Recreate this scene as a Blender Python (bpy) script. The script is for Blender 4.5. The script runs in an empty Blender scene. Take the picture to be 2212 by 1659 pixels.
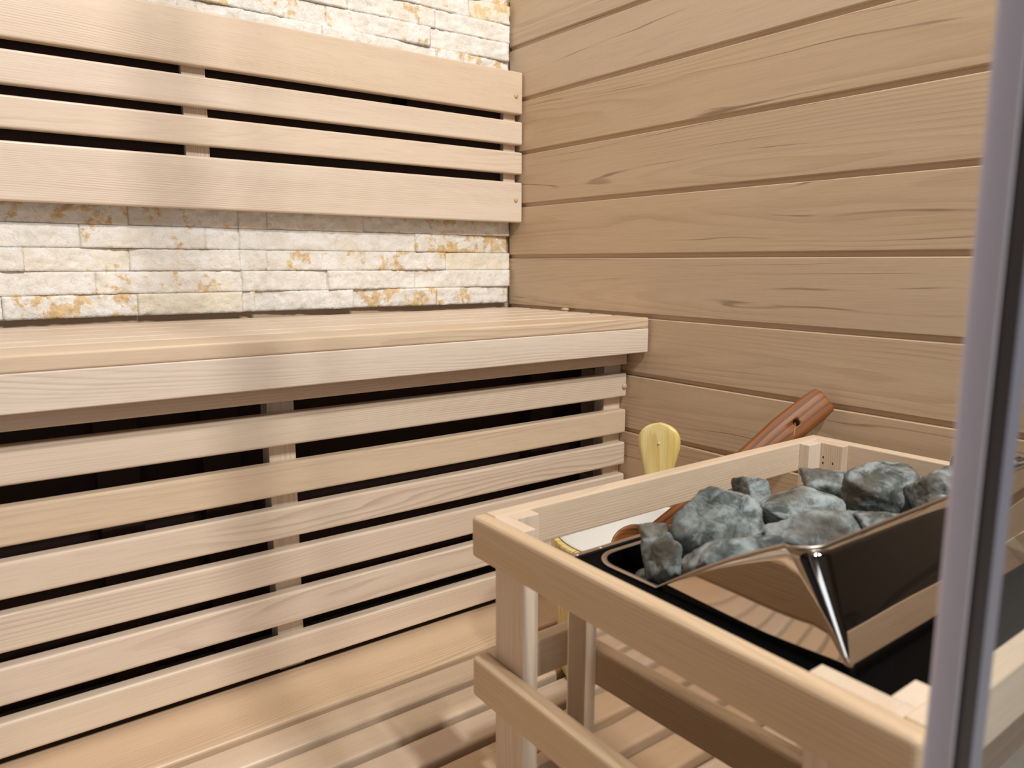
import bpy, bmesh, math, random
from mathutils import Vector, Matrix, noise, Euler
ZO = 0.65                      # the duckboard deck is just above z = 0
SC = bpy.context.scene
COL = SC.collection
R = random.Random(7)

# ------------------------------------------------------------------ tags
def tag(o, label=None, cat=None, group=None, kind=None):
    if label: o['label'] = label
    if cat: o['category'] = cat
    if group: o['group'] = group
    if kind: o['kind'] = kind
    return o
def empty(name, loc, label, cat, group=None):
    o = bpy.data.objects.new(name, None); COL.objects.link(o)
    o.location = loc; o.empty_display_size = 0.05
    return tag(o, label, cat, group)
def link(name, me, parent=None, mat=None):
    o = bpy.data.objects.new(name, me); COL.objects.link(o)
    if mat: me.materials.append(mat)
    if parent:
        o.parent = parent
        o.matrix_parent_inverse = Matrix.Translation(-Vector(parent.location))
    return o
def from_bm(name, bm, parent=None, mat=None):
    me = bpy.data.meshes.new(name); bm.to_mesh(me); bm.free()
    return link(name, me, parent, mat)

# ------------------------------------------------------------------ node helper
class N:
    def __init__(s, name):
        s.m = bpy.data.materials.new(name); s.m.use_nodes = True
        s.t = s.m.node_tree; s.t.nodes.clear()
        s.out = s.t.nodes.new('ShaderNodeOutputMaterial')
    def n(s, ty, **kw):
        nd = s.t.nodes.new(ty)
        for k, v in kw.items():
            if k.startswith('i_'):
                key = k[2:].replace('_', ' ')
                tgt = nd.inputs[int(key)] if key.isdigit() else nd.inputs[key]
                if hasattr(v, 'is_output') or isinstance(v, bpy.types.NodeSocket): s.t.links.new(v, tgt)
                else: tgt.default_value = v
            else: setattr(nd, k, v)
        return nd
    def math(s, op, a, b=0.0, c=0.0, clamp=False):
        nd = s.n('ShaderNodeMath', operation=op, use_clamp=clamp)
        for i, v in enumerate((a, b, c)):
            if isinstance(v, bpy.types.NodeSocket): s.t.links.new(v, nd.inputs[i])
            else: nd.inputs[i].default_value = v
        return nd.outputs[0]
    def vmul(s, v, sc):
        return s.n('ShaderNodeVectorMath', operation='MULTIPLY', i_0=v, i_1=sc).outputs[0]
    def noise(s, v, scale=1.0, detail=3.0, rough=0.5, dist=0.0):
        return s.n('ShaderNodeTexNoise', i_Vector=v, i_Scale=scale, i_Detail=detail, i_Roughness=rough, i_Distortion=dist).outputs['Fac']
    def ramp(s, f, lo, hi, a=0.0, b=1.0):
        return s.n('ShaderNodeMapRange', interpolation_type='SMOOTHSTEP', i_Value=f, i_1=lo, i_2=hi, i_3=a, i_4=b).outputs[0]
    def mix(s, f, a, b, mode='MIX'):
        nd = s.n('ShaderNodeMix', data_type='RGBA', blend_type=mode)
        for i, v in ((0, f), (6, a), (7, b)):
            if isinstance(v, bpy.types.NodeSocket): s.t.links.new(v, nd.inputs[i])
            else: nd.inputs[i].default_value = v if i == 0 else (*v, 1) if len(v) == 3 else v
        return nd.outputs[2]
    def bsdf(s, **kw):
        b = s.n('ShaderNodeBsdfPrincipled')
        for k, v in kw.items():
            key = k.replace('_', ' ')
            if isinstance(v, bpy.types.NodeSocket): s.t.links.new(v, b.inputs[key])
            else: b.inputs[key].default_value = v
        s.t.links.new(b.outputs[0], s.out.inputs[0])
        return s.m
    def bump(s, h, strength=0.3, dist=0.001):
        return s.n('ShaderNodeBump', i_Strength=strength, i_Distance=dist, i_Height=h).outputs[0]

def wood(name, light, dark, warm, rings=0.5, cracks=0.0, rough=0.42, ringf=300.0, bump=0.25):
    k = N(name)
    g = k.n('ShaderNodeAttribute', attribute_name='gco').outputs['Vector']
    t = k.n('ShaderNodeAttribute', attribute_name='tint').outputs['Fac']
    sp = k.n('ShaderNodeSeparateXYZ', i_0=g)
    a, b, c = sp.outputs
    w1 = k.noise(k.vmul(g, (1.1, 9, 9)), 1, 2, .5)
    w2 = k.noise(k.vmul(g, (5, 45, 45)), 1, 2, .5)
    r = k.math('SQRT', k.math('ADD', k.math('MULTIPLY', b, b), k.math('MULTIPLY', c, c)))
    r = k.math('ADD', r, k.math('MULTIPLY', w1, 0.045))
    r = k.math('ADD', r, k.math('MULTIPLY', w2, 0.0035))
    ph = k.math('FRACT', k.math('MULTIPLY', r, ringf))
    line = k.math('MULTIPLY', k.ramp(ph, .35, .93), k.math('SUBTRACT', 1.0, k.ramp(ph, .93, 1.0)))
    fade = k.ramp(k.noise(k.vmul(g, (.9, 14, 14)), 1, 2, .5), .38, .66)
    ringv = k.math('MULTIPLY', line, k.math('MULTIPLY', fade, rings))
    fine = k.noise(k.vmul(g, (9, 900, 900)), 1, 3, .6)
    band = k.noise(k.vmul(g, (.7, 22, 22)), 1, 3, .55)
    pore = k.noise(k.vmul(g, (60, 420, 420)), 1, 2, .6)
    col = k.mix(k.ramp(band, .36, .64), light, warm)
    col = k.mix(ringv, col, dark)
    col = k.mix(k.math('MULTIPLY', k.ramp(fine, .42, .72), .28), col, dark)
    col = k.mix(k.math('MULTIPLY', k.ramp(pore, .56, .78), .10), col, dark)
    tt = k.math('ADD', 1.0, k.math('MULTIPLY', t, .10))
    comb = k.n('ShaderNodeCombineColor', i_0=k.math('ADD', 1.0, k.math('MULTIPLY', t, .05)), i_1=tt, i_2=k.math('ADD', 1.0, k.math('MULTIPLY', t, .18))).outputs[0]
    col = k.mix(1.0, col, comb, 'MULTIPLY')
    h = k.math('ADD', k.math('MULTIPLY', ringv, -.8), k.math('MULTIPLY', fine, .5))
    if cracks:
        w3 = k.noise(k.vmul(g, (1.4, 16, 16)), 1, 3, .5)
        r3 = k.math('ADD', r, k.math('MULTIPLY', w3, .018))
        p3 = k.math('ABSOLUTE', k.math('SUBTRACT', k.math('FRACT', k.math('MULTIPLY', r3, 62.0)), .5))
        ln = k.math('SUBTRACT', 1.0, k.ramp(p3, .010, .040))
        gate = k.ramp(k.noise(k.vmul(g, (1.2, 34, 34)), 1, 2, .5), .44, .56)
        pn = k.ramp(k.noise(k.vmul(g, (5, 90, 90)), 1, 2, .5), .34, .62)
        ln = k.math('MULTIPLY', ln, pn)
        cr = k.math('MULTIPLY', k.math('MULTIPLY', ln, gate), cracks)
        col = k.mix(cr, col, (.10, .042, .018))
        h = k.math('SUBTRACT', h, cr)
    return k.bsdf(Base_Color=col, Roughness=rough, Normal=k.bump(h, bump, .0006), Specular_IOR_Level=.45)

# pale sauna timbers
M = {}
M['bench'] = wood('hemlock_planed', (.77, .622, .49), (.49, .35, .245), (.80, .655, .505), rings=.65, rough=.36)
M['wall'] = wood('hemlock_cladding', (.60, .44, .30), (.37, .24, .14), (.635, .475, .325), rings=.34, cracks=.62, rough=.42, ringf=190)
M['guard'] = wood('pale_pine_guard', (.775, .625, .48), (.47, .32, .20), (.74, .57, .41), rings=.5, rough=.45)
M['deck'] = wood('deck_board', (.74, .56, .41), (.48, .31, .18), (.78, .61, .44), rings=.45, rough=.38)
M['yellow'] = wood('lacquered_yellow_pine', (.80, .60, .20), (.55, .34, .08), (.86, .70, .33), rings=.5, rough=.22, ringf=140)
M['ladle'] = wood('oiled_redwood', (.235, .080, .022), (.06, .018, .006), (.31, .115, .035), rings=.8, rough=.52, ringf=120)
M['dark'] = wood('dark_board_and_void_shade', (.030, .010, .006), (.012, .004, .003), (.036, .013, .008), rings=.3, rough=.7)  # backrest backing colour, also the shade put into the under-bench void

def simple(name, col, rough=.5, metal=0.0, bumpscale=None, bs=.2, **kw):
    k = N(name)
    args = dict(Base_Color=(*col, 1), Roughness=rough, Metallic=metal); args.update(kw)
    if bumpscale:
        tc = k.n('ShaderNodeTexCoord').outputs['Object']
        args['Normal'] = k.bump(k.noise(tc, bumpscale, 3), bs, .001)
    return k.bsdf(**args)
M['liner'] = simple('white_plastic_liner', (.80, .77, .72), .32)
M['black'] = simple('black_enamel', (.0012, .0012, .0014), .6, bumpscale=900, bs=.1, Specular_IOR_Level=.04)
M['magnet'] = simple('dark_rubber', (.022, .015, .014), .5)
M['charcoal'] = simple('unseen_dark_surround', (.035, .030, .028), .6)  # dark tone of the added outer room, so the steel reflects dark
M['screw'] = simple('pale_wood_plug', (.62, .43, .29), .35)
M['nail'] = simple('nail_hole_brown', (.09, .035, .012), .8)
def mk_chrome():
    k = N('polished_stainless')
    tc = k.n('ShaderNodeTexCoord').outputs['Object']
    n1 = k.noise(k.vmul(tc, (7, 7, 7)), 1, 1)
    return k.bsdf(Base_Color=(.66, .60, .55, 1), Metallic=1.0, Roughness=.045, Normal=k.bump(n1, .35, .003))
M['chrome'] = mk_chrome()
M['lip'] = simple('brushed_steel', (.52, .45, .40), .34, 1.0)
def mk_seal():
    k = N('lavender_translucent_seal')
    return k.bsdf(Base_Color=(.52, .47, .57, 1), Roughness=.25, Subsurface_Weight=.6, Subsurface_Radius=(.01, .01, .012), Subsurface_Scale=1.0)
M['seal'] = mk_seal()
M['lipseal'] = simple('smoky_grey_seal', (.20, .195, .23), .35)
def mk_glass():
    k = N('clear_glass_panel')
    tr = k.n('ShaderNodeBsdfTransparent', i_Color=(.955, .965, .96, 1)).outputs[0]
    gl = k.n('ShaderNodeBsdfGlossy', i_Color=(1, 1, 1, 1), i_Roughness=.01).outputs[0]
    f = k.n('ShaderNodeFresnel', i_IOR=1.45).outputs[0]
    f = k.math('MULTIPLY', f, k.math('SUBTRACT', 1.0, k.n('ShaderNodeNewGeometry').outputs['Backfacing']))
    mx = k.n('ShaderNodeMixShader', i_0=f, i_1=tr, i_2=gl)
    k.t.links.new(mx.outputs[0], k.out.inputs[0])
    return k.m
M['glass'] = mk_glass()

def mk_limestone():
    k = N('split_face_limestone')
    o = k.n('ShaderNodeTexCoord').outputs['Object']
    t = k.n('ShaderNodeAttribute', attribute_name='tint').outputs['Fac']
    st = k.n('ShaderNodeAttribute', attribute_name='rust').outputs['Fac']
    n1 = k.noise(o, 9, 4, .6); n2 = k.noise(o, 34, 5, .65); n3 = k.noise(o, 120, 4, .6)
    col = k.mix(k.ramp(n2, .38, .62), (.84, .79, .71), (.93, .905, .87))
    col = k.mix(k.ramp(n1, .52, .70, 0, .40), col, (.87, .76, .56))
    veins = k.math('SUBTRACT', 1.0, k.ramp(k.math('ABSOLUTE', k.math('SUBTRACT', k.noise(o, 28, 4, .6, .8), .5)), 0, .02))
    col = k.mix(k.math('MULTIPLY', veins, .38), col, (.66, .52, .38))
    patch = k.noise(o, 26, 5, .68, .4)
    pm = k.ramp(k.math('ADD', patch, k.math('MULTIPLY', st, .10)), .575, .65)
    pcol = k.mix(k.ramp(n3, .4, .65), (.80, .54, .20), (.60, .35, .12))
    col = k.mix(k.math('MULTIPLY', pm, .78), col, pcol)
    col = k.mix(k.math('MULTIPLY', k.ramp(t, .82, 1.0), .4), col, (.88, .74, .46))
    h = k.math('ADD', k.math('MULTIPLY', n3, .6), k.math('MULTIPLY', k.noise(o, 60, 5, .7), 1.0))
    return k.bsdf(Base_Color=col, Roughness=.62, Normal=k.bump(h, .85, .0020), Specular_IOR_Level=.35)
M['limestone'] = mk_limestone()

def mk_rock():
    k = N('heater_rock')
    o = k.n('ShaderNodeTexCoord').outputs['Object']
    oi = k.n('ShaderNodeObjectInfo').outputs['Random']
    off = k.n('ShaderNodeVectorMath', operation='ADD', i_0=o, i_1=k.n('ShaderNodeCombineXYZ', i_0=k.math('MULTIPLY', oi, 9.), i_1=oi, i_2=oi).outputs[0]).outputs[0]
    n1 = k.noise(off, 40, 5, .62, .5); n2 = k.noise(off, 140, 5, .7); n3 = k.noise(k.vmul(off, (20, 20, 60)), 1, 4, .6, 1.0)
    base = k.mix(k.ramp(n1, .36, .66), (.060, .070, .066), (.33, .36, .36))
    base = k.mix(k.ramp(n3, .50, .66, 0, .6), base, (.48, .55, .56))
    base = k.mix(k.ramp(n2, .58, .70, 0, .6), base, (.05, .062, .062))
    vein = k.math('SUBTRACT', 1.0, k.ramp(k.math('ABSOLUTE', k.math('SUBTRACT', k.noise(off, 26, 3, .6, 1.2), .5)), 0, .018))
    base = k.mix(k.math('MULTIPLY', vein, .22), base, (.58, .63, .62))
    brown = k.ramp(k.noise(off, 22, 3, .5), .50, .62, 0, .70)
    base = k.mix(brown, base, (.105, .085, .060))
    h = k.math('ADD', k.math('MULTIPLY', n1, 1.0), k.math('MULTIPLY', n2, .5))
    return k.bsdf(Base_Color=base, Roughness=.62, Normal=k.bump(h, .7, .0022), Specular_IOR_Level=.4)
M['rock'] = mk_rock()
M['tile'] = simple('grey_floor_tile', (.30, .28, .26), .4)
M['plaster'] = simple('white_plaster', (.70, .68, .65), .8)

# ------------------------------------------------------------------ boards with grain coordinates
def newbm():
    bm = bmesh.new()
    bm.loops.layers.float_vector.new('gco'); bm.loops.layers.float.new('tint')
    return bm
def set_grain(bm, faces, axis, tint, rnd=None, pith=None):
    rnd = rnd or R
    lg = bm.loops.layers.float_vector['gco']; lt = bm.loops.layers.float['tint']
    ax = {'x': (0, 1, 2), 'y': (1, 0, 2), 'z': (2, 0, 1)}[axis]
    vs = {v for f in faces for v in f.verts}
    cen = [sum(v.co[i] for v in vs) / len(vs) for i in range(3)]
    off = rnd.uniform(-40, 40)
    if pith is None:
        an = rnd.uniform(0, 6.283); d = rnd.uniform(.05, .16); pith = (d * math.cos(an), d * math.sin(an))
    sl = rnd.uniform(-.02, .02)
    for f in faces:
        for l in f.loops:
            p = l.vert.co
            a = p[ax[0]] - cen[ax[0]]
            l[lg] = (a + off, p[ax[1]] - cen[ax[1]] + pith[0] + sl * a, p[ax[2]] - cen[ax[2]] + pith[1] + sl * a)
            l[lt] = tint
def add_board(bm, x0, x1, y0, y1, z0, z1, axis, bev=.003, tint=None, seg=3, pith=None, skip=None):
    t = newbm()
    bmesh.ops.create_cube(t, size=1)
    for v in t.verts:
        v.co = ((x0 + x1) / 2 + v.co.x * (x1 - x0), (y0 + y1) / 2 + v.co.y * (y1 - y0), (z0 + z1) / 2 + v.co.z * (z1 - z0) + ZO)
    if bev: bmesh.ops.bevel(t, geom=t.edges[:], offset=bev, segments=seg, profile=.5, affect='EDGES', clamp_overlap=True)
    bmesh.ops.recalc_face_normals(t, faces=t.faces[:])
    set_grain(t, t.faces[:], axis, R.uniform(-1, 1) if tint is None else tint, pith=pith)
    me = bpy.data.meshes.new('tmp'); t.to_mesh(me); t.free()
    bm.from_mesh(me); bpy.data.meshes.remove(me)
    return bm
def board(name, parent, mat, x0, x1, y0, y1, z0, z1, axis, bev=.003, tint=None, pith=None):
    bm = add_board(newbm(), x0, x1, y0, y1, z0, z1, axis, bev, tint, pith=pith)
    return from_bm(name, bm, parent, M[mat])
def uvball(name, parent, mat, c, r, squash=(1, 1, 1)):
    bm = newbm(); bmesh.ops.create_uvsphere(bm, u_segments=20, v_segments=12, radius=r)
    for v in bm.verts: v.co = Vector((v.co.x * squash[0] + c[0], v.co.y * squash[1] + c[1], v.co.z * squash[2] + c[2] + ZO))
    for f in bm.faces: f.smooth = True
    return from_bm(name, bm, parent, M[mat])

# ------------------------------------------------------------------ right wall of cladding boards
XL = -3.0
def wall_right():
    bm = newbm(); pitch = .1151; z0 = .0100 - 6 * pitch
    k = 0
    for i in range(-1, 19):
        zt = z0 + i * pitch          # bright top arris of this board
        zb = zt - pitch
        prof = [(.012, zb + .0005), (.0055, zb + .0005), (.0055, zb + .0080), (.0018, zb + .0084), (0.0, zb + .0100),
                (0.0, zt - .0015), (.0014, zt - .0002), (.0055, zt + .0003), (.012, zt + .0003)]
        ys = [-1.336, .0]
        rows = [[bm.verts.new((px, y, pz + ZO)) for px, pz in prof] for y in ys]
        fs = [bm.faces.new((rows[0][j], rows[0][j + 1], rows[1][j + 1], rows[1][j])) for j in range(len(prof) - 1)]
        an = R.uniform(-.5, .5)
        set_grain(bm, fs, 'y', R.uniform(-1, 1) * .6, pith=(.035 + R.random() * .12, R.uniform(-.06, .06)))
    bmesh.ops.recalc_face_normals(bm, faces=bm.faces[:])
    # backing slab closes the wall
    add_board(bm, .012, .05, -1.336, .0, -.80, 1.5, 'y', 0, 0)
    o = from_bm('wall_right', bm, None, M['wall']); tag(o, kind='structure')
wall_right()

# ------------------------------------------------------------------ back wall: split-face stone courses
def wall_back():
    rnd = random.Random(21)
    fx = [-.627 - .627 * i for i in range(-1, 4)]
    joints = {0: [-.812, -.627, -.573, -.375], 1: [-.886, -.688, -.627, -.256], 2: [-.814, -.627, -.578, -.18],
              3: [-.868, -.627, -.457, -.255], 4: [-1.002, -.806, -.627, -.604, -.404, -.205],
              -10: [-.69, -.44, -.21], -11: [-.80, -.595, -.395, -.197], -12: [-.70, -.50, -.30, -.11]}
    verts = []; faces = []; tints = []; rusts = []
    pitch = .0385; ztop0 = .0995
    def relief(x, z, s):
        p = Vector((x * 30 + s, z * 42, s * 1.7))
        a = noise.noise(p); b = noise.noise(p * 2.7); c = noise.noise(p * 6.1)
        q = abs(noise.noise(Vector((x * 22 - s, z * 30, 3.1)) + Vector((a, b, 0)) * .6))
        return .0016 * a + .0016 * b + .0012 * c - .0022 * max(0, .22 - q) * 3
    row = -31
    while row <= 4:
        zt = ztop0 - row * pitch; zb = zt - pitch
        js = joints.get(row)
        if js is None or row < 0 and row > -10:
            js = [];
            x = -.10 - rnd.random() * .15
            while x > -1.1: js.append(x); x -= rnd.uniform(.10, .27)
        js = sorted(js)
        x = js[0] - rnd.uniform(.12, .25)
        ext = []
        while x > -2.25: ext.append(x); x -= rnd.uniform(.12, .27)
        xs = [XL] + sorted(ext) + js + [-.003 - rnd.random() * .006]
        for a, b in zip(xs[:-1], xs[1:]):
            s = rnd.uniform(0, 99); base = rnd.uniform(-.0014, .0014); tx = rnd.uniform(-.012, .012); tz = rnd.uniform(-.03, .03)
            det = a > -1.35 and zt < .75
            step = .0042 if det else .02
            nx = max(3, int((b - a) / step)); nz = max(3, int(pitch / step))
            g = .0003; i0 = len(verts); tn = rnd.random(); ru = rnd.uniform(-1, 1)
            for jz in range(-1, nz + 2):
                for jx in range(-1, nx + 2):
                    cx = min(max(jx, 0), nx) / nx; cz = min(max(jz, 0), nz) / nz
                    px = a + g + cx * (b - a - 2 * g); pz = zb + g + cz * (pitch - 2 * g)
                    if jx in (-1, nx + 1) or jz in (-1, nz + 1): y = .012
                    else:
                        e = min(cx * (b - a), (1 - cx) * (b - a), cz * pitch, (1 - cz) * pitch)
                        y = -.005 - base - relief(px, pz, s) - tx * (cx - .5) - tz * (pz - (zb + zt) / 2) + .0005 * max(0, 1 - e / .004)
                    verts.append((px, y, pz + ZO))
            W = nx + 3
            for jz in range(nz + 2):
                for jx in range(nx + 2):
                    v = i0 + jz * W + jx
                    faces.append((v, v + 1, v + W + 1, v + W)); tints.append(tn); rusts.append(ru)
        row += 1
    me = bpy.data.meshes.new('wall_back'); me.from_pydata(verts, [], faces)
    for nm, arr in (('tint', tints), ('rust', rusts)):
        at = me.attributes.new(nm, 'FLOAT', 'FACE'); at.data.foreach_set('value', arr)
    me.polygons.foreach_set('use_smooth', [True] * len(faces))
    o = link('wall_back', me, None, M['limestone']); tag(o, kind='structure')
    # plain boarded face of the same wall behind and below the stone
    bm = newbm(); add_board(bm, XL, .05, .012, .06, -.80, 1.5, 'x', 0, 0)
    o = from_bm('wall_back_base', bm, None, M['wall']); tag(o, kind='structure')
wall_back()

def slab(name, mat, x0, x1, y0, y1, z0, z1, axis='x'):
    o = board(name, None, mat, x0, x1, y0, y1, z0, z1, axis, 0, 0); return tag(o, kind='structure')
def added_glow():
    k = N('added_highlight_glow')
    e = k.n('ShaderNodeEmission', i_Color=(.80, .88, 1.0, 1), i_Strength=2.4).outputs[0]
    k.t.links.new(e, k.out.inputs[0]); M['panel_glow'] = k.m
    slab('added_glow_panel_1', 'panel_glow', -3.45, -1.75, -4.199, -4.190, -.10, 1.30)  # unseen glowing panel added for the highlight on the heater's fold
    slab('added_trim_1', 'plaster', -3.51, -3.45, -4.20, -4.17, -.16, 1.36); slab('added_trim_2', 'plaster', -1.75, -1.69, -4.20, -4.17, -.16, 1.36)  # frame strips added around the unseen glowing panel
added_glow()
slab('wall_left', 'wall', XL - .05, XL, -1.33, .06, -.80, 1.5, 'y')
slab('ceiling', 'wall', XL, .05, -1.33, .06, 1.36, 1.41)
slab('floor', 'tile', -4.5, 2.1, -4.2, .06, -.70, -.65)
slab('unseen_outer_wall', 'charcoal', -4.5, 2.0, -4.3, -4.2, -.70, 1.9)  # unseen outer room, added dark for the light and the deflector's reflection
slab('unseen_outer_wall_right', 'charcoal', 2.0, 2.1, -4.3, .06, -.70, 1.9)
slab('unseen_outer_ceiling', 'charcoal', -4.5, 2.1, -4.3, -1.335, 1.90, 1.95)
slab('unseen_outer_wall_left', 'charcoal', -4.6, -4.5, -4.3, .06, -.70, 1.9)

# ------------------------------------------------------------------ backrest
YB = -.053
br = empty('backrest', (-.6, -.03, .25 + ZO), 'slatted pale wood backrest of four long boards fixed across the stone wall', 'backrest')
BX0, BX1 = -1.85, -.004
for (zb, zt, tn) in ((.3262, .4150, -.5), (.2605, .3098, .2), (.1970, .2444, .1), (.0906, .1786, .6)):
    board('slat', br, 'bench', BX0, BX1, YB, YB + .020, zb, zt, 'x', .0035, tn)
for (xa, xb) in ((-.0425, -.010), (-.7187, -.6790), (-1.40, -1.36)):
    board('support', br, 'bench', xa, xb, YB + .020, -.020, .105, .400, 'z', .001, 0)
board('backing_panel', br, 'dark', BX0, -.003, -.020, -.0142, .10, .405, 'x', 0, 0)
board('vent_slot', br, 'black', -.313, -.279, -.0206, -.0198, .298, .335, 'x', 0, 0)
for z in (.3636, .1398):
    uvball('screw_plug', br, 'screw', (-.0225, YB, z), .0058, (1, .7, 1))

# ------------------------------------------------------------------ upper bench
be = empty('bench', (-.7, -.25, ZO - .6), 'long upper bench with slatted top and open slatted front against the stone wall', 'bench')
FX0, FX1 = -1.9, -.005
ye = [-.4502, -.3547, -.2903, -.2227, -.1600, -.0915, -.026]
for i in range(6):
    board('top_slat', be, 'bench', FX0, FX1, ye[i] + (0 if i == 0 else .001), ye[i + 1] - .0085, -.1225, -.102, 'x', .003, (-.9, .1, .3, -.3, .2, 0)[i])
board('front_board', be, 'bench', FX0, FX1, -.4502, -.424, -.1682, -.1226, 'x', .0018, .8)
YS = -.397
board('front_rail', be, 'bench', FX0, -.006, YS, YS + .02, -.197, -.130, 'x', .002, -.1)
tn = (.2, -.9, .1, .2, .3, .1)
for i, (zt, zb) in enumerate(((-.2145, -.2618), (-.2875, -.3357), (-.3545, -.4005), (-.4195, -.4672), (-.4860, -.5342), (-.5565, -.6022))):
    board('front_slat', be, 'bench', FX0, -.005, YS, YS + .022, zb, zt, 'x', .004, tn[i])
for (xa, xb) in ((-.0460, -.0015), (-.7172, -.6772), (-1.42, -1.38)):
    board('leg', be, 'bench', xa, xb, YS + .022, YS + .05, -.616, -.130, 'z', .001, .1)
for xa in (-.93, -.79, -.17):
    board('shaded_stud', be, 'dark', xa, xa + .055, -.30, -.27, -.60, -.14, 'z', .001, 1)  # studs with the under-bench shade put into their dark colour
board('void_shade_panel', be, 'dark', FX0, -.004, -.262, -.256, -.612, -.125, 'x', 0, 0)  # dark panel standing in for the shade of the void under the bench
board('void_sheet', be, 'dark', FX0, -.004, -.256, -.028, -.128, -.1235, 'x', 0, 0)  # dark sheet closing the void below the rear top slats
uvball('screw_plug', be, 'screw', (-.0132, YS - .0005, -.2404), .0062, (1, .8, 1))
pg = uvball('wooden_plug', None, 'screw', (-.0085, -.211, -.0985), .0072, (1.1, 1.3, .55))
tag(pg, 'tiny pale wooden plug lying on the bench top against the cladding wall', 'plug')

# ------------------------------------------------------------------ slatted deck
def deck():
    root = empty('duckboard', (-1.0, -.8, -.63 + ZO), 'slatted pale wooden duckboard floor running along the foot of the bench', 'duckboard')
    yy = [(-.3775, -.5045)]
    y = -.5185
    while y > -1.25:
        yy.append((y, y - .0490)); y -= .0640
    for (ya, yb) in yy:
        board('deck_slat', root, 'deck', -1.9, -.003, yb, ya, -.637, -.616, 'x', .0045, None)
    for xb in (-1.6, -1.1, -.45, -.05):
        board('crossbar', root, 'deck', xb - .02, xb + .02, -1.26, -.36, -.650, -.637, 'y', .001, -.5)
deck()

# ------------------------------------------------------------------ heater guard
GX0, GX1, GY0, GY1, GZ = -.6715, -.052, -1.2792, -.8305, -.2528
gd = empty('heater_guard', (-.36, -1.055, ZO - .61), 'pale wooden safety rail frame standing around the stone filled heater', 'guard')
T = .018
for zt, zb in ((GZ, -.2965), (-.4050, -.4500), (-.5550, -.5990)):
    board('rail', gd, 'guard', GX0, GX0 + T, GY0, GY1, zb, zt, 'y', .0045, -1.3)
    board('rail', gd, 'guard', GX0 + T, GX1 - T, GY1 - T, GY1, zb + .002, zt, 'x', .002, .3)
    board('rail', gd, 'guard', GX0 + T, GX1 - T, GY0, GY0 + T, zb + .002, zt, 'x', .002, .3)
    board('rail', gd, 'guard', GX1 - T, GX1, GY0, GY1, zb, zt, 'y', .002, -.3)
def corner(sx, sy):
    # L-shaped corner post: one strip beside the long rail, one beside the short rail
    bm = newbm()
    xo = GX0 + T if sx < 0 else GX1 - T
    yo = GY1 - T if sy > 0 else GY0 + T
    d = -sx; e = -sy
    xa, xb = sorted((xo, xo + d * .0148)); ya, yb = sorted((yo, yo + e * (.0480 if sy > 0 else .0600)))
    add_board(bm, xa, xb, ya, yb, -.616, GZ - .0015, 'z', .0008, .5)
    xa, xb = sorted((xo + d * .0150, xo + d * .0450)); ya, yb = sorted((yo, yo + e * .0150))
    add_board(bm, xa, xb, ya, yb, -.616, GZ - .0015, 'z', .0008, .9)
    return from_bm('corner_post', bm, gd, M['guard'])
for sx in (-1, 1):
    for sy in (-1, 1): corner(sx, sy)
for o in gd.children:
    for v in o.data.vertices:
        wx = max(0, min(1, (GX1 - v.co.x) / (GX1 - GX0))); ty = (GY1 - v.co.y) / (GY1 - GY0)
        v.co.x += wx * (.002 - .013 * ty)
xf = GX1 - T - .0148
for (y, z) in ((-.868, -.275), (-.883, -.2815), (-.868, -.2835)):
    uvball('nail_hole', gd, 'nail', (xf + .0008, y, z), .0022, (.5, .8, 1.3))

# ------------------------------------------------------------------ heater
HX0, HX1, HY0, HY1, HZ = -.604, -.120, -1.238, -.904, -.290
ht = empty('sauna_heater', (-.36, -1.06, -.6 + ZO), 'mirror polished stainless electric sauna heater with black top inside the wooden guard', 'heater')
def rbox(bm, x0, x1, y0, y1, z0, z1, r, seg=8, top=True, bot=True):
    pts = []
    for cx, cy, a0 in ((x1 - r, y1 - r, 0), (x0 + r, y1 - r, 90), (x0 + r, y0 + r, 180), (x1 - r, y0 + r, 270)):
        for i in range(seg + 1):
            a = math.radians(a0 + 90 * i / seg); pts.append((cx + r * math.cos(a), cy + r * math.sin(a)))
    A = [bm.verts.new((x, y, z0 + ZO)) for x, y in pts]; B = [bm.verts.new((x, y, z1 + ZO)) for x, y in pts]
    n = len(pts)
    for i in range(n):
        f = bm.faces.new((A[i], A[(i + 1) % n], B[(i + 1) % n], B[i])); f.smooth = False
    if top: bm.faces.new(B)
    if bot: bm.faces.new(A[::-1])
bm = bmesh.new(); rbox(bm, HX0, HX1, HY0, HY1, -.555, HZ - .002, .004, 4, top=False)
body = from_bm('body', bm, ht, M['chrome'])
def opening(seg=10):
    x0, x1, y0, y1 = -.5835, -.1425, -1.186, -.9225
    pts = []
    for cx, cy, r, a0 in ((x1 - .028, y1 - .028, .028, 0), (x0 + .028, y1 - .028, .028, 90), (x0 + .004, y0 + .004, .004, 180), (x1 - .004, y0 + .004, .004, 270)):
        for i in range(seg + 1):
            a = math.radians(a0 + 90 * i / seg); pts.append((cx + r * math.cos(a), cy + r * math.sin(a)))
    return pts
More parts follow.
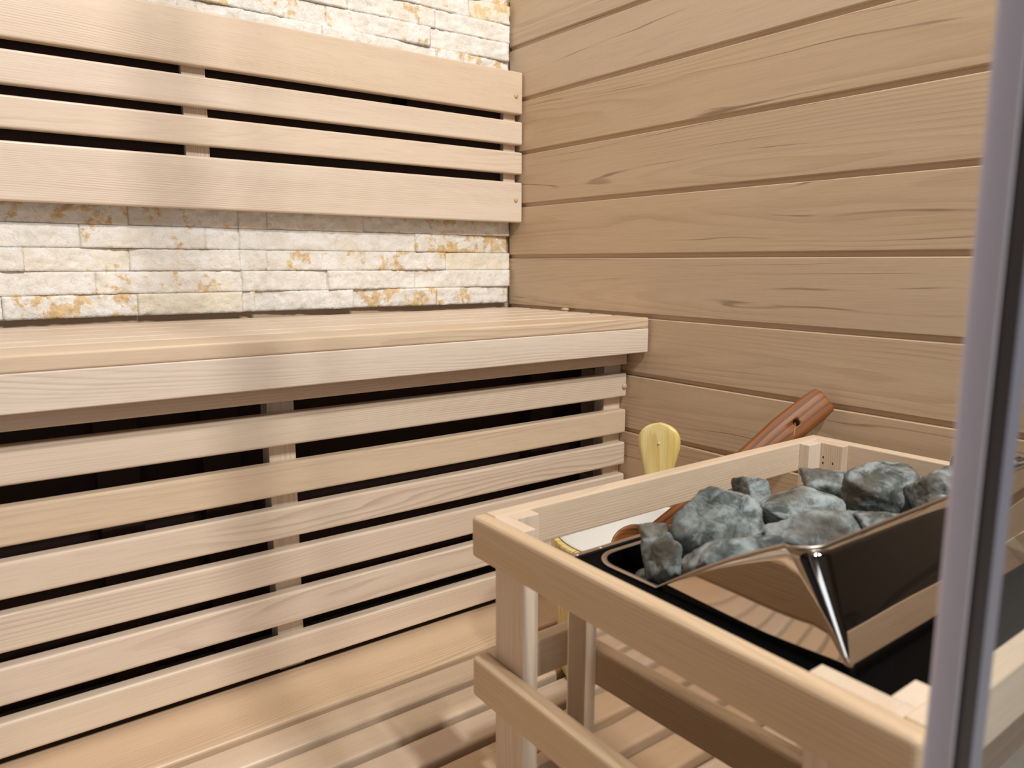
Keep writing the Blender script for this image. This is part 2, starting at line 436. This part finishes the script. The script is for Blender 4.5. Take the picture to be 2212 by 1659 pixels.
def top_plate():
    bm = bmesh.new(); op = opening(); n = len(op); seg = n // 4
    cor = [(HX1 - .002, HY1 - .006), (HX0 + .002, HY1 - .006), (HX0 + .002, HY0 + .002), (HX1 - .002, HY0 + .002)]
    inn = [bm.verts.new((x, y, HZ + ZO)) for x, y in op]; out = [bm.verts.new((x, y, HZ + ZO)) for x, y in cor]
    low = [bm.verts.new((x, y, -.345 + ZO)) for x, y in op]; skirt = [bm.verts.new((x, y, HZ - .006 + ZO)) for x, y in cor]
    for q in range(4):
        for i in range(q * seg, q * seg + seg - 1): bm.faces.new((out[q], inn[i + 1], inn[i]))
        bm.faces.new((out[q], out[(q + 1) % 4], inn[((q + 1) * seg) % n], inn[q * seg + seg - 1]))
        bm.faces.new((out[q], skirt[q], skirt[(q + 1) % 4], out[(q + 1) % 4]))
    bmesh.ops.recalc_face_normals(bm, faces=bm.faces[:])
    from_bm('top_plate', bm, ht, M['black'])
    bm = bmesh.new()
    a = [bm.verts.new((x, y, HZ + ZO)) for x, y in op]; b = [bm.verts.new((x, y, -.345 + ZO)) for x, y in op]
    for i in range(n): bm.faces.new((a[i], a[(i + 1) % n], b[(i + 1) % n], b[i]))
    bm.faces.new(b)
    from_bm('stone_basin', bm, ht, M['black'])
top_plate()
bm = bmesh.new()
for (a, b, c, d) in ((HX0, HX1, HY1 - .006, HY1),):
    rbox(bm, a, b, c, d, HZ - .004, HZ + .0022, .001, 2)
lip = from_bm('rear_lip', bm, ht, M['lip'])
for x in (-.592, -.560, -.470):
    uvball('rivet', lip, 'lip', (x, HY1 - .003, HZ + .0020), .0032, (1.3, .7, .3)).parent = lip
for (x, y) in ((HX0 + .04, HY0 + .04), (HX1 - .04, HY0 + .04), (HX0 + .04, HY1 - .04), (HX1 - .04, HY1 - .04)):
    bm = bmesh.new(); rbox(bm, x - .015, x + .015, y - .015, y + .015, -.616, -.553, .006, 4)
    from_bm('leg', bm, ht, M['black'])

# stone basket: rounded rear rim, sides rising to a leaning front deflector
BXL, BXR = -.586, -.140
def basket():
    bm = bmesh.new()
    YR, YA = -.920, -1.007            # rear of the opening, start of the rising sides
    YBt, ZB = -1.1535, -.2110         # top of the front corner
    YC = -1.1915                      # foot of the front corner
    rt = .022; n = 14
    top = []; bot = []
    def arc(i): return math.radians(90 * i / n)
    # left side from A towards B (slightly dished), rounded fold, front, mirrored right side
    m = 16
    L = []
    for i in range(m + 1):
        t = i / m; y = YA + (YBt + rt - YA) * t
        z = HZ + .0012 + (ZB - HZ) * (t + .045 * math.sin(math.pi * t))
        yb = YA + (YC + .0025 - YA) * t
        L.append(((BXL, y, z), (BXL, yb, HZ + .0004)))
    for i in range(1, n + 1):
        a = arc(i); L.append(((BXL + rt * (1 - math.cos(a)), YBt + rt * (1 - math.sin(a)), ZB + .0035 * math.sin(a * .9)), (BXL + .0025 * (1 - math.cos(a)), YC + .0025 * (1 - math.sin(a)), HZ + .0004)))
    RR = [((BXL + BXR - a[0], a[1], a[2]), (BXL + BXR - b[0], b[1], b[2])) for a, b in L[::-1]]
    path = L + RR
    rows = []
    K = 10
    for a, b in path:
        bow = -.0025 * math.sin(math.pi * min(1, max(0, (YA - b[1]) / (YA - YC))) ** 1.35) if b[0] < BXL + .002 else .0025 * math.sin(math.pi * min(1, max(0, (YA - b[1]) / (YA - YC))) ** 1.35) if b[0] > BXR - .002 else 0
        rows.append([bm.verts.new((a[0] + (b[0] - a[0]) * k / K + bow * (k / K), a[1] + (b[1] - a[1]) * k / K, a[2] + (b[2] - a[2]) * k / K + ZO)) for k in range(K + 1)])
    for i in range(len(rows) - 1):
        for k in range(K):
            f = bm.faces.new((rows[i][k], rows[i + 1][k], rows[i + 1][k + 1], rows[i][k + 1])); f.smooth = True
    bmesh.ops.recalc_face_normals(bm, faces=bm.faces[:])
    o = from_bm('front_deflector', bm, ht, M['chrome'])
    sd = o.modifiers.new('Solidify', 'SOLIDIFY'); sd.thickness = .0012; sd.offset = 0
    # rim bead following the whole opening
    rim = [a for a, b in path]
    rr = .030; back = []
    for i in range(n + 1):
        a = arc(i); back.append((BXR - rr * (1 - math.cos(a)), YR - rr * (1 - math.sin(a)), HZ + .0012))
    left = [(BXL + BXR - p[0], p[1], p[2]) for p in back[::-1]]
    loop = rim + back + left
    bm = bmesh.new(); N_ = len(loop); P = [Vector(p) for p in loop]; rings = []
    for i in range(N_):
        tdir = (P[(i + 1) % N_] - P[i - 1]).normalized()
        side = tdir.cross(Vector((0, 0, 1))).normalized(); up = side.cross(tdir).normalized()
        rings.append([bm.verts.new(P[i] + side * ((.0016 if YBt - .05 < P[i].y < YA + .004 and P[i].z > HZ + .004 else .0030) * math.cos(q)) + up * (.0014 * math.sin(q)) + Vector((0, 0, ZO))) for q in [6.28318 * j / 10 for j in range(10)]])
    for i in range(N_):
        for j in range(10):
            f = bm.faces.new((rings[i][j], rings[(i + 1) % N_][j], rings[(i + 1) % N_][(j + 1) % 10], rings[i][(j + 1) % 10])); f.smooth = True
    bmesh.ops.recalc_face_normals(bm, faces=bm.faces[:])
    from_bm('basket_rim', bm, ht, M['lip'])
basket()

# ------------------------------------------------------------------ heater stones
VIEW = math.radians(-37.03)
stones = []
def stone(label, c, size, seed, tilt=0.0, yaw=0.0, k=26, lean=0.0, nplanes=15, grp=None):
    rnd = random.Random(seed)
    pl = []
    for _ in range(nplanes):
        v = Vector((rnd.gauss(0, 1), rnd.gauss(0, 1), rnd.gauss(0, 1))).normalized()
        pl.append((v, rnd.uniform(.66, .98)))
    for ax in (Vector((1, 0, 0)), Vector((0, 1, 0)), Vector((0, 0, 1))):
        for s in (1, -1): pl.append((ax * s, rnd.uniform(.92, 1.0)))
    bm = bmesh.new(); bmesh.ops.create_icosphere(bm, subdivisions=5, radius=1)
    for v in bm.verts:
        d = v.co.normalized()
        r = sum(max(0.0, n.dot(d) / q) ** k for n, q in pl) ** (-1.0 / k)
        p = d * r
        q = p * 2.2 + Vector((seed * 3.1, seed, 0))
        r2 = 1 + .07 * noise.noise(q) + .035 * noise.noise(q * 2.6) + .020 * noise.noise(q * 6) + .009 * noise.noise(q * 14)
        v.co = p * r2
    mx = [max(abs(v.co[i]) for v in bm.verts) for i in range(3)]
    mt = Matrix.Rotation(VIEW + yaw, 4, 'Z') @ Matrix.Rotation(tilt, 4, 'Y') @ Matrix.Rotation(lean, 4, 'X')
    for v in bm.verts:
        v.co = mt @ Vector((v.co.x / mx[0] * size[0] / 2, v.co.y / mx[1] * size[1] / 2, v.co.z / mx[2] * size[2] / 2))
    for f in bm.faces: f.smooth = True
    o = from_bm('heater_stone', bm, None, M['rock'])
    o.location = (c[0], c[1], c[2] + ZO)
    tag(o, label, 'stone', grp or 'stones piled in the sauna heater')
    stones.append(o)
    return o
import json
CAM = dict(f=1629.756, pitch=9.12233372, roll=0.16716919, yaw=37.03121262, loc=(-1.07865484, -1.44100789, 0.0))
def basis():
    pi, ro, ya = (math.radians(CAM[k]) for k in ('pitch', 'roll', 'yaw'))
    fw = Vector((math.sin(ya) * math.cos(pi), math.cos(ya) * math.cos(pi), -math.sin(pi)))
    rt = Vector((math.cos(ya), -math.sin(ya), 0)); up = rt.cross(fw)
    c, s = math.cos(ro), math.sin(ro)
    return c * rt + s * up, -s * rt + c * up, fw
def at(px, py, Y):
    r, u, f = basis(); d = (px - 1106) * r - (py - 829.5) * u + CAM['f'] * f
    c = Vector(CAM['loc']); t = (Y - c.y) / d.y
    return c + d * t
# x, y seen in the photo, distance along the room, (width, depth, height) in metres
for (x, y, Y, size, seed, tilt, yaw, label) in (
    (1430, 1208, -.988, (.034, .040, .056), 8, .10, 0.4, 'small pale upright stone at the left corner of the heater opening'),
    (1428, 1172, -.968, (.038, .040, .040), 5, 0, .3, 'small dark stone tucked behind the pale upright corner stone'),
    (1550, 1140, -1.005, (.094, .070, .080), 11, .12, 0, 'large tall grey stone at the left end of the pile'),
    (1588, 1208, -1.058, (.092, .042, .045), 14, -.30, 0, 'long light grey stone sloping along the left rim'),
    (1626, 1064, -.955, (.040, .036, .038), 18, .2, .4, 'small pointed stone behind the large tall grey one'),
    (1735, 1112, -1.010, (.100, .070, .056), 23, .10, 0, 'broad bluish stone in the middle of the pile'),
    (1785, 1166, -1.083, (.126, .056, .060), 29, .14, 0, 'wide dark streaked stone resting by the deflector fold'),
    (1800, 1056, -.962, (.068, .055, .050), 31, -.1, 0, 'dark brownish stone below the far corner post'),
    (1915, 1070, -1.035, (.094, .075, .072), 37, .04, .2, 'biggest pale stone with white veins near the far side'),
    (2030, 1066, -1.095, (.060, .050, .050), 41, -.1, 0, 'grey stone at the right end beside the glass edge'),
    (1930, 1150, -1.125, (.070, .036, .030), 43, 0, 0, 'flat pale stone just showing over the deflector rim'),
    (2035, 1102, -1.135, (.030, .026, .026), 47, 0, 0, 'little pale pebble on the deflector rim at the right'),
    (2085, 1018, -1.085, (.040, .040, .050), 53, 0, 0, 'dark stone standing highest behind the glass edge seal'),
):
    stone(label, at(x, y, Y), size, seed, tilt, yaw)
low = []
for j, yy_ in enumerate((-.965, -1.03, -1.095, -1.150)):
    for i in range(5):
        low.append((-.535 + i * .088 + (.03 if j % 2 else 0) * (i < 4), yy_, -.318, .080, .060, .050, 60 + j * 5 + i))
for i, (x, y, z, sx, sy, sz, seed) in enumerate(low):
    stone('dark grey stone lying low under the top layer of the heater pile', (x, y, z), (sx, sy, sz), seed, 0, -VIEW, grp='low stones under the heater pile')
# ------------------------------------------------------------------ wooden bucket with plastic liner
def lathe(bm, c, prof, seg=64, gr=False, ang0=0, ang1=2 * math.pi, smooth=True):
    full = abs(ang1 - ang0 - 2 * math.pi) < 1e-6
    n = seg + (0 if full else 1); rows = []
    for i in range(n):
        a = ang0 + (ang1 - ang0) * i / seg
        rows.append([bm.verts.new((c[0] + r * math.cos(a), c[1] + r * math.sin(a), z + ZO)) for r, z in prof])
    for i in range(seg):
        j = (i + 1) % n
        for k in range(len(prof) - 1):
            f = bm.faces.new((rows[i][k], rows[j][k], rows[j][k + 1], rows[i][k + 1])); f.smooth = smooth
BC = (-.268, -.690)
bk = empty('sauna_bucket', (BC[0], BC[1], -.616 + ZO), 'yellow wooden sauna bucket with white liner behind the heater guard', 'bucket')
bm = newbm()
nst = 18
for i in range(nst):
    a0 = 2 * math.pi * i / nst; a1 = 2 * math.pi * (i + 1) / nst - .006
    t = newbm(); lathe(t, BC, [(.106, -.614), (.118, -.614), (.1365, -.4025), (.1355, -.400), (.1255, -.400), (.1245, -.402), (.106, -.614)], 4, ang0=a0, ang1=a1, smooth=False)
    set_grain(t, t.faces[:], 'z', R.uniform(-1, 1))
    me = bpy.data.meshes.new('tmp'); t.to_mesh(me); t.free(); bm.from_mesh(me); bpy.data.meshes.remove(me)
bmesh.ops.recalc_face_normals(bm, faces=bm.faces[:])
from_bm('staves', bm, bk, M['yellow'])
bm = bmesh.new(); lathe(bm, BC, [(.0, -.600), (.095, -.600), (.102, -.590), (.1215, -.404), (.1275, -.3985), (.1270, -.3972), (.1240, -.3978), (.1195, -.404), (.100, -.588), (.0, -.597)], 72)
bmesh.ops.recalc_face_normals(bm, faces=bm.faces[:])
from_bm('liner', bm, bk, M['liner'])
for z in (-.47, -.57):
    bm = bmesh.new(); r = .118 + (.1365 - .118) * (z + .614) / .212
    lathe(bm, BC, [(r - .001, z - .006), (r + .0015, z - .006), (r + .0025, z + .006), (r + .0003, z + .006), (r - .001, z - .006)], 64)
    bmesh.ops.recalc_face_normals(bm, faces=bm.faces[:])
    from_bm('hoop', bm, bk, M['lip'])
def ear():
    # tall stave that stands above the rim: a paddle shape with a rounded head
    th = math.radians(32); bm = newbm()
    cx, cy = BC[0] + .131 * math.cos(th), BC[1] + .131 * math.sin(th)
    rad = Vector((math.cos(th), math.sin(th), 0)); tan = Vector((-math.sin(th), math.cos(th), 0))
    z1 = EARTOP; H = z1 + .45
    def half(z):
        h = z1 - z
        if h < .030: return .0345 * math.sqrt(max(0, 1 - ((.030 - h) / .030) ** 2.3))
        return max(.0215, .0345 - max(0, h - .040) * .26)
    zs = [z1 - .030 * (1 - math.cos(math.radians(90 * i / 14))) for i in range(15)] + [z1 - .030 - (H - .030) * i / 20 for i in range(1, 21)]
    rows = []
    for z in zs:
        w = half(z); row = []
        for k in range(9):
            u = -1 + 2 * k / 8
            row.append((u * w, z, .006 * (1 - (abs(u)) ** 6 * .6)))
        rows.append(row)
    def P(x, z, d):
        bend = -.10 * (z1 - z) * 0 + .0
        return Vector((cx, cy, z + ZO)) + tan * x + rad * (d + .06 * max(0, z + .40)) - rad * 18 * x * x * .12
    F = [[bm.verts.new(P(x, z, -d)) for x, z, d in row] for row in rows]
    Bk = [[bm.verts.new(P(x, z, d)) for x, z, d in row] for row in rows]
    for i in range(len(rows) - 1):
        for k in range(8):
            bm.faces.new((F[i][k], F[i][k + 1], F[i + 1][k + 1], F[i + 1][k])); bm.faces.new((Bk[i][k], Bk[i + 1][k], Bk[i + 1][k + 1], Bk[i][k + 1]))
        bm.faces.new((F[i][0], F[i + 1][0], Bk[i + 1][0], Bk[i][0])); bm.faces.new((F[i][8], Bk[i][8], Bk[i + 1][8], F[i + 1][8]))
    for k in range(8):
        bm.faces.new((F[0][k], Bk[0][k], Bk[0][k + 1], F[0][k + 1])); bm.faces.new((F[-1][k], F[-1][k + 1], Bk[-1][k + 1], Bk[-1][k]))
    bmesh.ops.remove_doubles(bm, verts=bm.verts[:], dist=.0002)
    bmesh.ops.recalc_face_normals(bm, faces=bm.faces[:])
    for f in bm.faces: f.smooth = True
    set_grain(bm, bm.faces[:], 'z', .2, pith=(.03, .01))
    o = from_bm('handle_stave', bm, bk, M['yellow'])
    pz = z1 - .033
    q = Vector((cx, cy, pz)) + rad * (-.0065 + .06 * (pz + .40))
    s = uvball('screw', o, 'screwmetal', q, .0022); s.parent = o
M['screwmetal'] = simple('bright_screw', (.9, .88, .85), .25, 1.0)
EARTOP = -.2600
ear()

# ------------------------------------------------------------------ ladle leaning on the wall
def ladle():
    p1 = Vector(LTIP); p0 = Vector(LBOT)
    ax = (p1 - p0).normalized(); Lh = (p1 - p0).length
    n = Vector((-.80, -.55, .15)); n = (n - ax * n.dot(ax)).normalized()       # flat face looks at the room
    s = ax.cross(n).normalized()
    root = empty('ladle', tuple(p1 + Vector((0, 0, ZO))), 'reddish brown wooden ladle leaning from the bucket onto the cladding wall', 'ladle')
    bm = newbm()
    secs = []
    # (distance from tip, half width, half thickness)
    prof = [(0.0, .0190, .0125), (.0030, .0215, .0145), (.02, .0232, .0150), (.055, .0240, .0150), (.085, .0240, .0150), (.105, .0225, .0150), (.14, .020, .014), (.19, .0175, .012), (.24, .016, .011), (Lh, .015, .011)]
    rows = []
    nseg = 32
    for d, w, th in prof:
        c = p1 - ax * d; row = []
        for k in range(nseg):
            a = 2 * math.pi * k / nseg
            ca, sa = math.cos(a), math.sin(a)
            u = math.copysign(abs(ca) ** .75, ca); v = math.copysign(abs(sa) ** .55, sa)
            row.append(bm.verts.new(c + s * (u * w) + n * (v * th) + Vector((0, 0, ZO))))
        rows.append(row)
    for i in range(len(rows) - 1):
        for k in range(nseg):
            f = bm.faces.new((rows[i][k], rows[i][(k + 1) % nseg], rows[i + 1][(k + 1) % nseg], rows[i + 1][k])); f.smooth = True
    bm.faces.new(rows[0]); bm.faces.new(rows[-1][::-1])
    bmesh.ops.recalc_face_normals(bm, faces=bm.faces[:])
    # grain along the handle
    lg = bm.loops.layers.float_vector['gco']; lt = bm.loops.layers.float['tint']
    for f in bm.faces:
        for l in f.loops:
            q = l.vert.co - p1 - Vector((0, 0, ZO)); l[lg] = (q.dot(ax) + 3, q.dot(s) + .03, q.dot(n) + .022); l[lt] = 0
    h = from_bm('handle', bm, root, M['ladle'])
    # hanging hole: real bore cut by a boolean-free dark-lined tube is avoided; a boolean is used
    cb = bmesh.new(); bmesh.ops.create_cone(cb, cap_ends=True, segments=28, radius1=.0054, radius2=.0054, depth=.06)
    hc = p1 - ax * .063 + s * .000 + Vector((0, 0, ZO))
    rot = n.to_track_quat('Z', 'Y').to_matrix().to_4x4()
    cb.transform(Matrix.Translation(hc) @ rot)
    cme = bpy.data.meshes.new('c'); cb.to_mesh(cme); cb.free()
    cut = bpy.data.objects.new('c', cme); COL.objects.link(cut)
    md = h.modifiers.new('b', 'BOOLEAN'); md.operation = 'DIFFERENCE'; md.object = cut; md.solver = 'EXACT'
    bpy.context.view_layer.update()
    dg = bpy.context.evaluated_depsgraph_get()
    nm = bpy.data.meshes.new_from_object(h.evaluated_get(dg))
    h.modifiers.clear(); h.data = nm
    bpy.data.objects.remove(cut)
    # hanging cord
    pts = [hc + n * .009 - s * -.000, hc + n * .0165 + s * .004 - ax * .006, hc + n * .0155 + s * .013 - ax * .016, hc + n * .006 + s * .0225 - ax * .028, hc - n * .004 + s * .021 - ax * .034]
    cu = bpy.data.curves.new('cord', 'CURVE'); cu.dimensions = '3D'; cu.bevel_depth = .0007; cu.bevel_resolution = 3
    spl = cu.splines.new('NURBS'); spl.points.add(len(pts) - 1); spl.order_u = 4; spl.use_endpoint_u = True
    for i, q in enumerate(pts): spl.points[i].co = (*q, 1)
    tmp = bpy.data.objects.new('t', cu); COL.objects.link(tmp); bpy.context.view_layer.update()
    me = bpy.data.meshes.new_from_object(tmp.evaluated_get(bpy.context.evaluated_depsgraph_get())); bpy.data.objects.remove(tmp)
    link('cord', me, root, simple('cord_orange', (.62, .30, .10), .5))
    # bowl
    bm = newbm(); bc = p0 - ax * .020 + n * .010
    up = (n * .75 + Vector((0, 0, 1)) * .65); up = (up - ax * up.dot(ax) * .5).normalized()
    prf = [(0, -.030), (.018, -.028), (.030, -.019), (.036, -.004), (.0375, .006), (.0345, .006), (.033, -.003), (.027, -.016), (.016, -.0245), (0, -.026)]
    lathe(bm, (0, 0), [(r, z - ZO) for r, z in prf], 40)
    bm.transform(Matrix.Translation(bc + Vector((0, 0, ZO))) @ up.to_track_quat('Z', 'Y').to_matrix().to_4x4())
    bmesh.ops.remove_doubles(bm, verts=bm.verts[:], dist=.0001)
    bmesh.ops.recalc_face_normals(bm, faces=bm.faces[:])
    set_grain(bm, bm.faces[:], 'x', .3)
    from_bm('bowl', bm, root, M['ladle'])
LTIP = tuple(at(1780, 863, -.822))
LBOT = tuple(at(1396, 1168, -.712))
ladle()

# ------------------------------------------------------------------ glass front panel with its seal
gw = empty('glass_panel', (-.38, -1.325, -.65 + ZO), 'clear glass front panel with grey and black edge seal beside the doorway', 'glass panel')
bm = bmesh.new(); rbox(bm, -.7600, -.001, -1.3300, -1.3220, -.648, 1.35, .0015, 3)
from_bm('pane', bm, gw, M['glass'])
bm = bmesh.new()
fin = [(-.7790, -1.3200), (-.7757, -1.3296), (-.7750, -1.3290), (-.7766, -1.3196)]
lo = [bm.verts.new((x, y, -.648 + ZO)) for x, y in fin]; hi = [bm.verts.new((x, y, 1.35 + ZO)) for x, y in fin]
for i in range(4): bm.faces.new((lo[i], lo[(i + 1) % 4], hi[(i + 1) % 4], hi[i]))
bm.faces.new(lo[::-1]); bm.faces.new(hi)
bmesh.ops.recalc_face_normals(bm, faces=bm.faces[:])
rbox(bm, -.7764, -.7600, -1.3212, -1.3198, -.648, 1.35, .0004, 2)
from_bm('edge_seal', bm, gw, M['seal'])
bm = bmesh.new(); rbox(bm, -.7748, -.7620, -1.3312, -1.3214, -.648, 1.35, .0008, 3)
from_bm('magnetic_strip', bm, gw, M['magnet'])
bm = bmesh.new(); rbox(bm, -.7618, -.7500, -1.3314, -1.3304, -.648, 1.35, .0004, 3)
from_bm('lip_seal', bm, gw, M['lipseal'])

# ------------------------------------------------------------------ light
def area(name, loc, size, power, target, col=(1, 1, 1), size_y=None, spread=180):
    l = bpy.data.lights.new(name, 'AREA'); l.energy = power; l.size = size; l.color = col; l.spread = math.radians(spread)
    if size_y: l.shape = 'RECTANGLE'; l.size_y = size_y
    o = bpy.data.objects.new(name, l); COL.objects.link(o)
    o.location = (loc[0], loc[1], loc[2] + ZO)
    d = Vector(target) - Vector(loc); o.rotation_euler = d.to_track_quat('-Z', 'Y').to_euler()
    return o
area('corridor_lamp', (-.778, -2.30, 1.74), .09, 42, (-.6, -.5, -.1), (1, .98, .95))
area('corridor_lamp_side', (-.93, -2.60, 1.74), .08, 13, (-.7, -.4, 0), (1, .98, .95))
area('added_fill_far', (-.28, -2.60, 1.70), .16, 27, (-.4, -.6, -.1), (1, .98, .95))  # fill light added for front faces and tops behind the glass
area('added_top_fill', (-.45, -.80, 1.33), .25, 5, (-.45, -.80, -.6), (1, .93, .85))  # unseen overhead fill added to light the top surfaces
w = bpy.data.worlds.new('World'); SC.world = w; w.use_nodes = True
bg = w.node_tree.nodes['Background']; bg.inputs[0].default_value = (1.0, .87, .74, 1); bg.inputs[1].default_value = .14

# ------------------------------------------------------------------ camera
cam = bpy.data.cameras.new('camera'); co = bpy.data.objects.new('camera', cam); COL.objects.link(co)
r_, u_, f_ = basis()
mat = Matrix((r_, u_, -f_)).transposed().to_4x4()
mat.translation = Vector(CAM['loc']) + Vector((0, 0, ZO))
co.matrix_world = mat
cam.sensor_width = 36; cam.sensor_fit = 'HORIZONTAL'; cam.lens = CAM['f'] / 2212 * 36
cam.clip_start = .02; cam.clip_end = 50
cam.dof.use_dof = True; cam.dof.focus_distance = 1.30; cam.dof.aperture_fstop = 6.9
SC.camera = co
SC.view_settings.view_transform = 'Standard'; SC.view_settings.look = 'None'
SC.view_settings.gamma = 1; SC.view_settings.exposure = -0.22
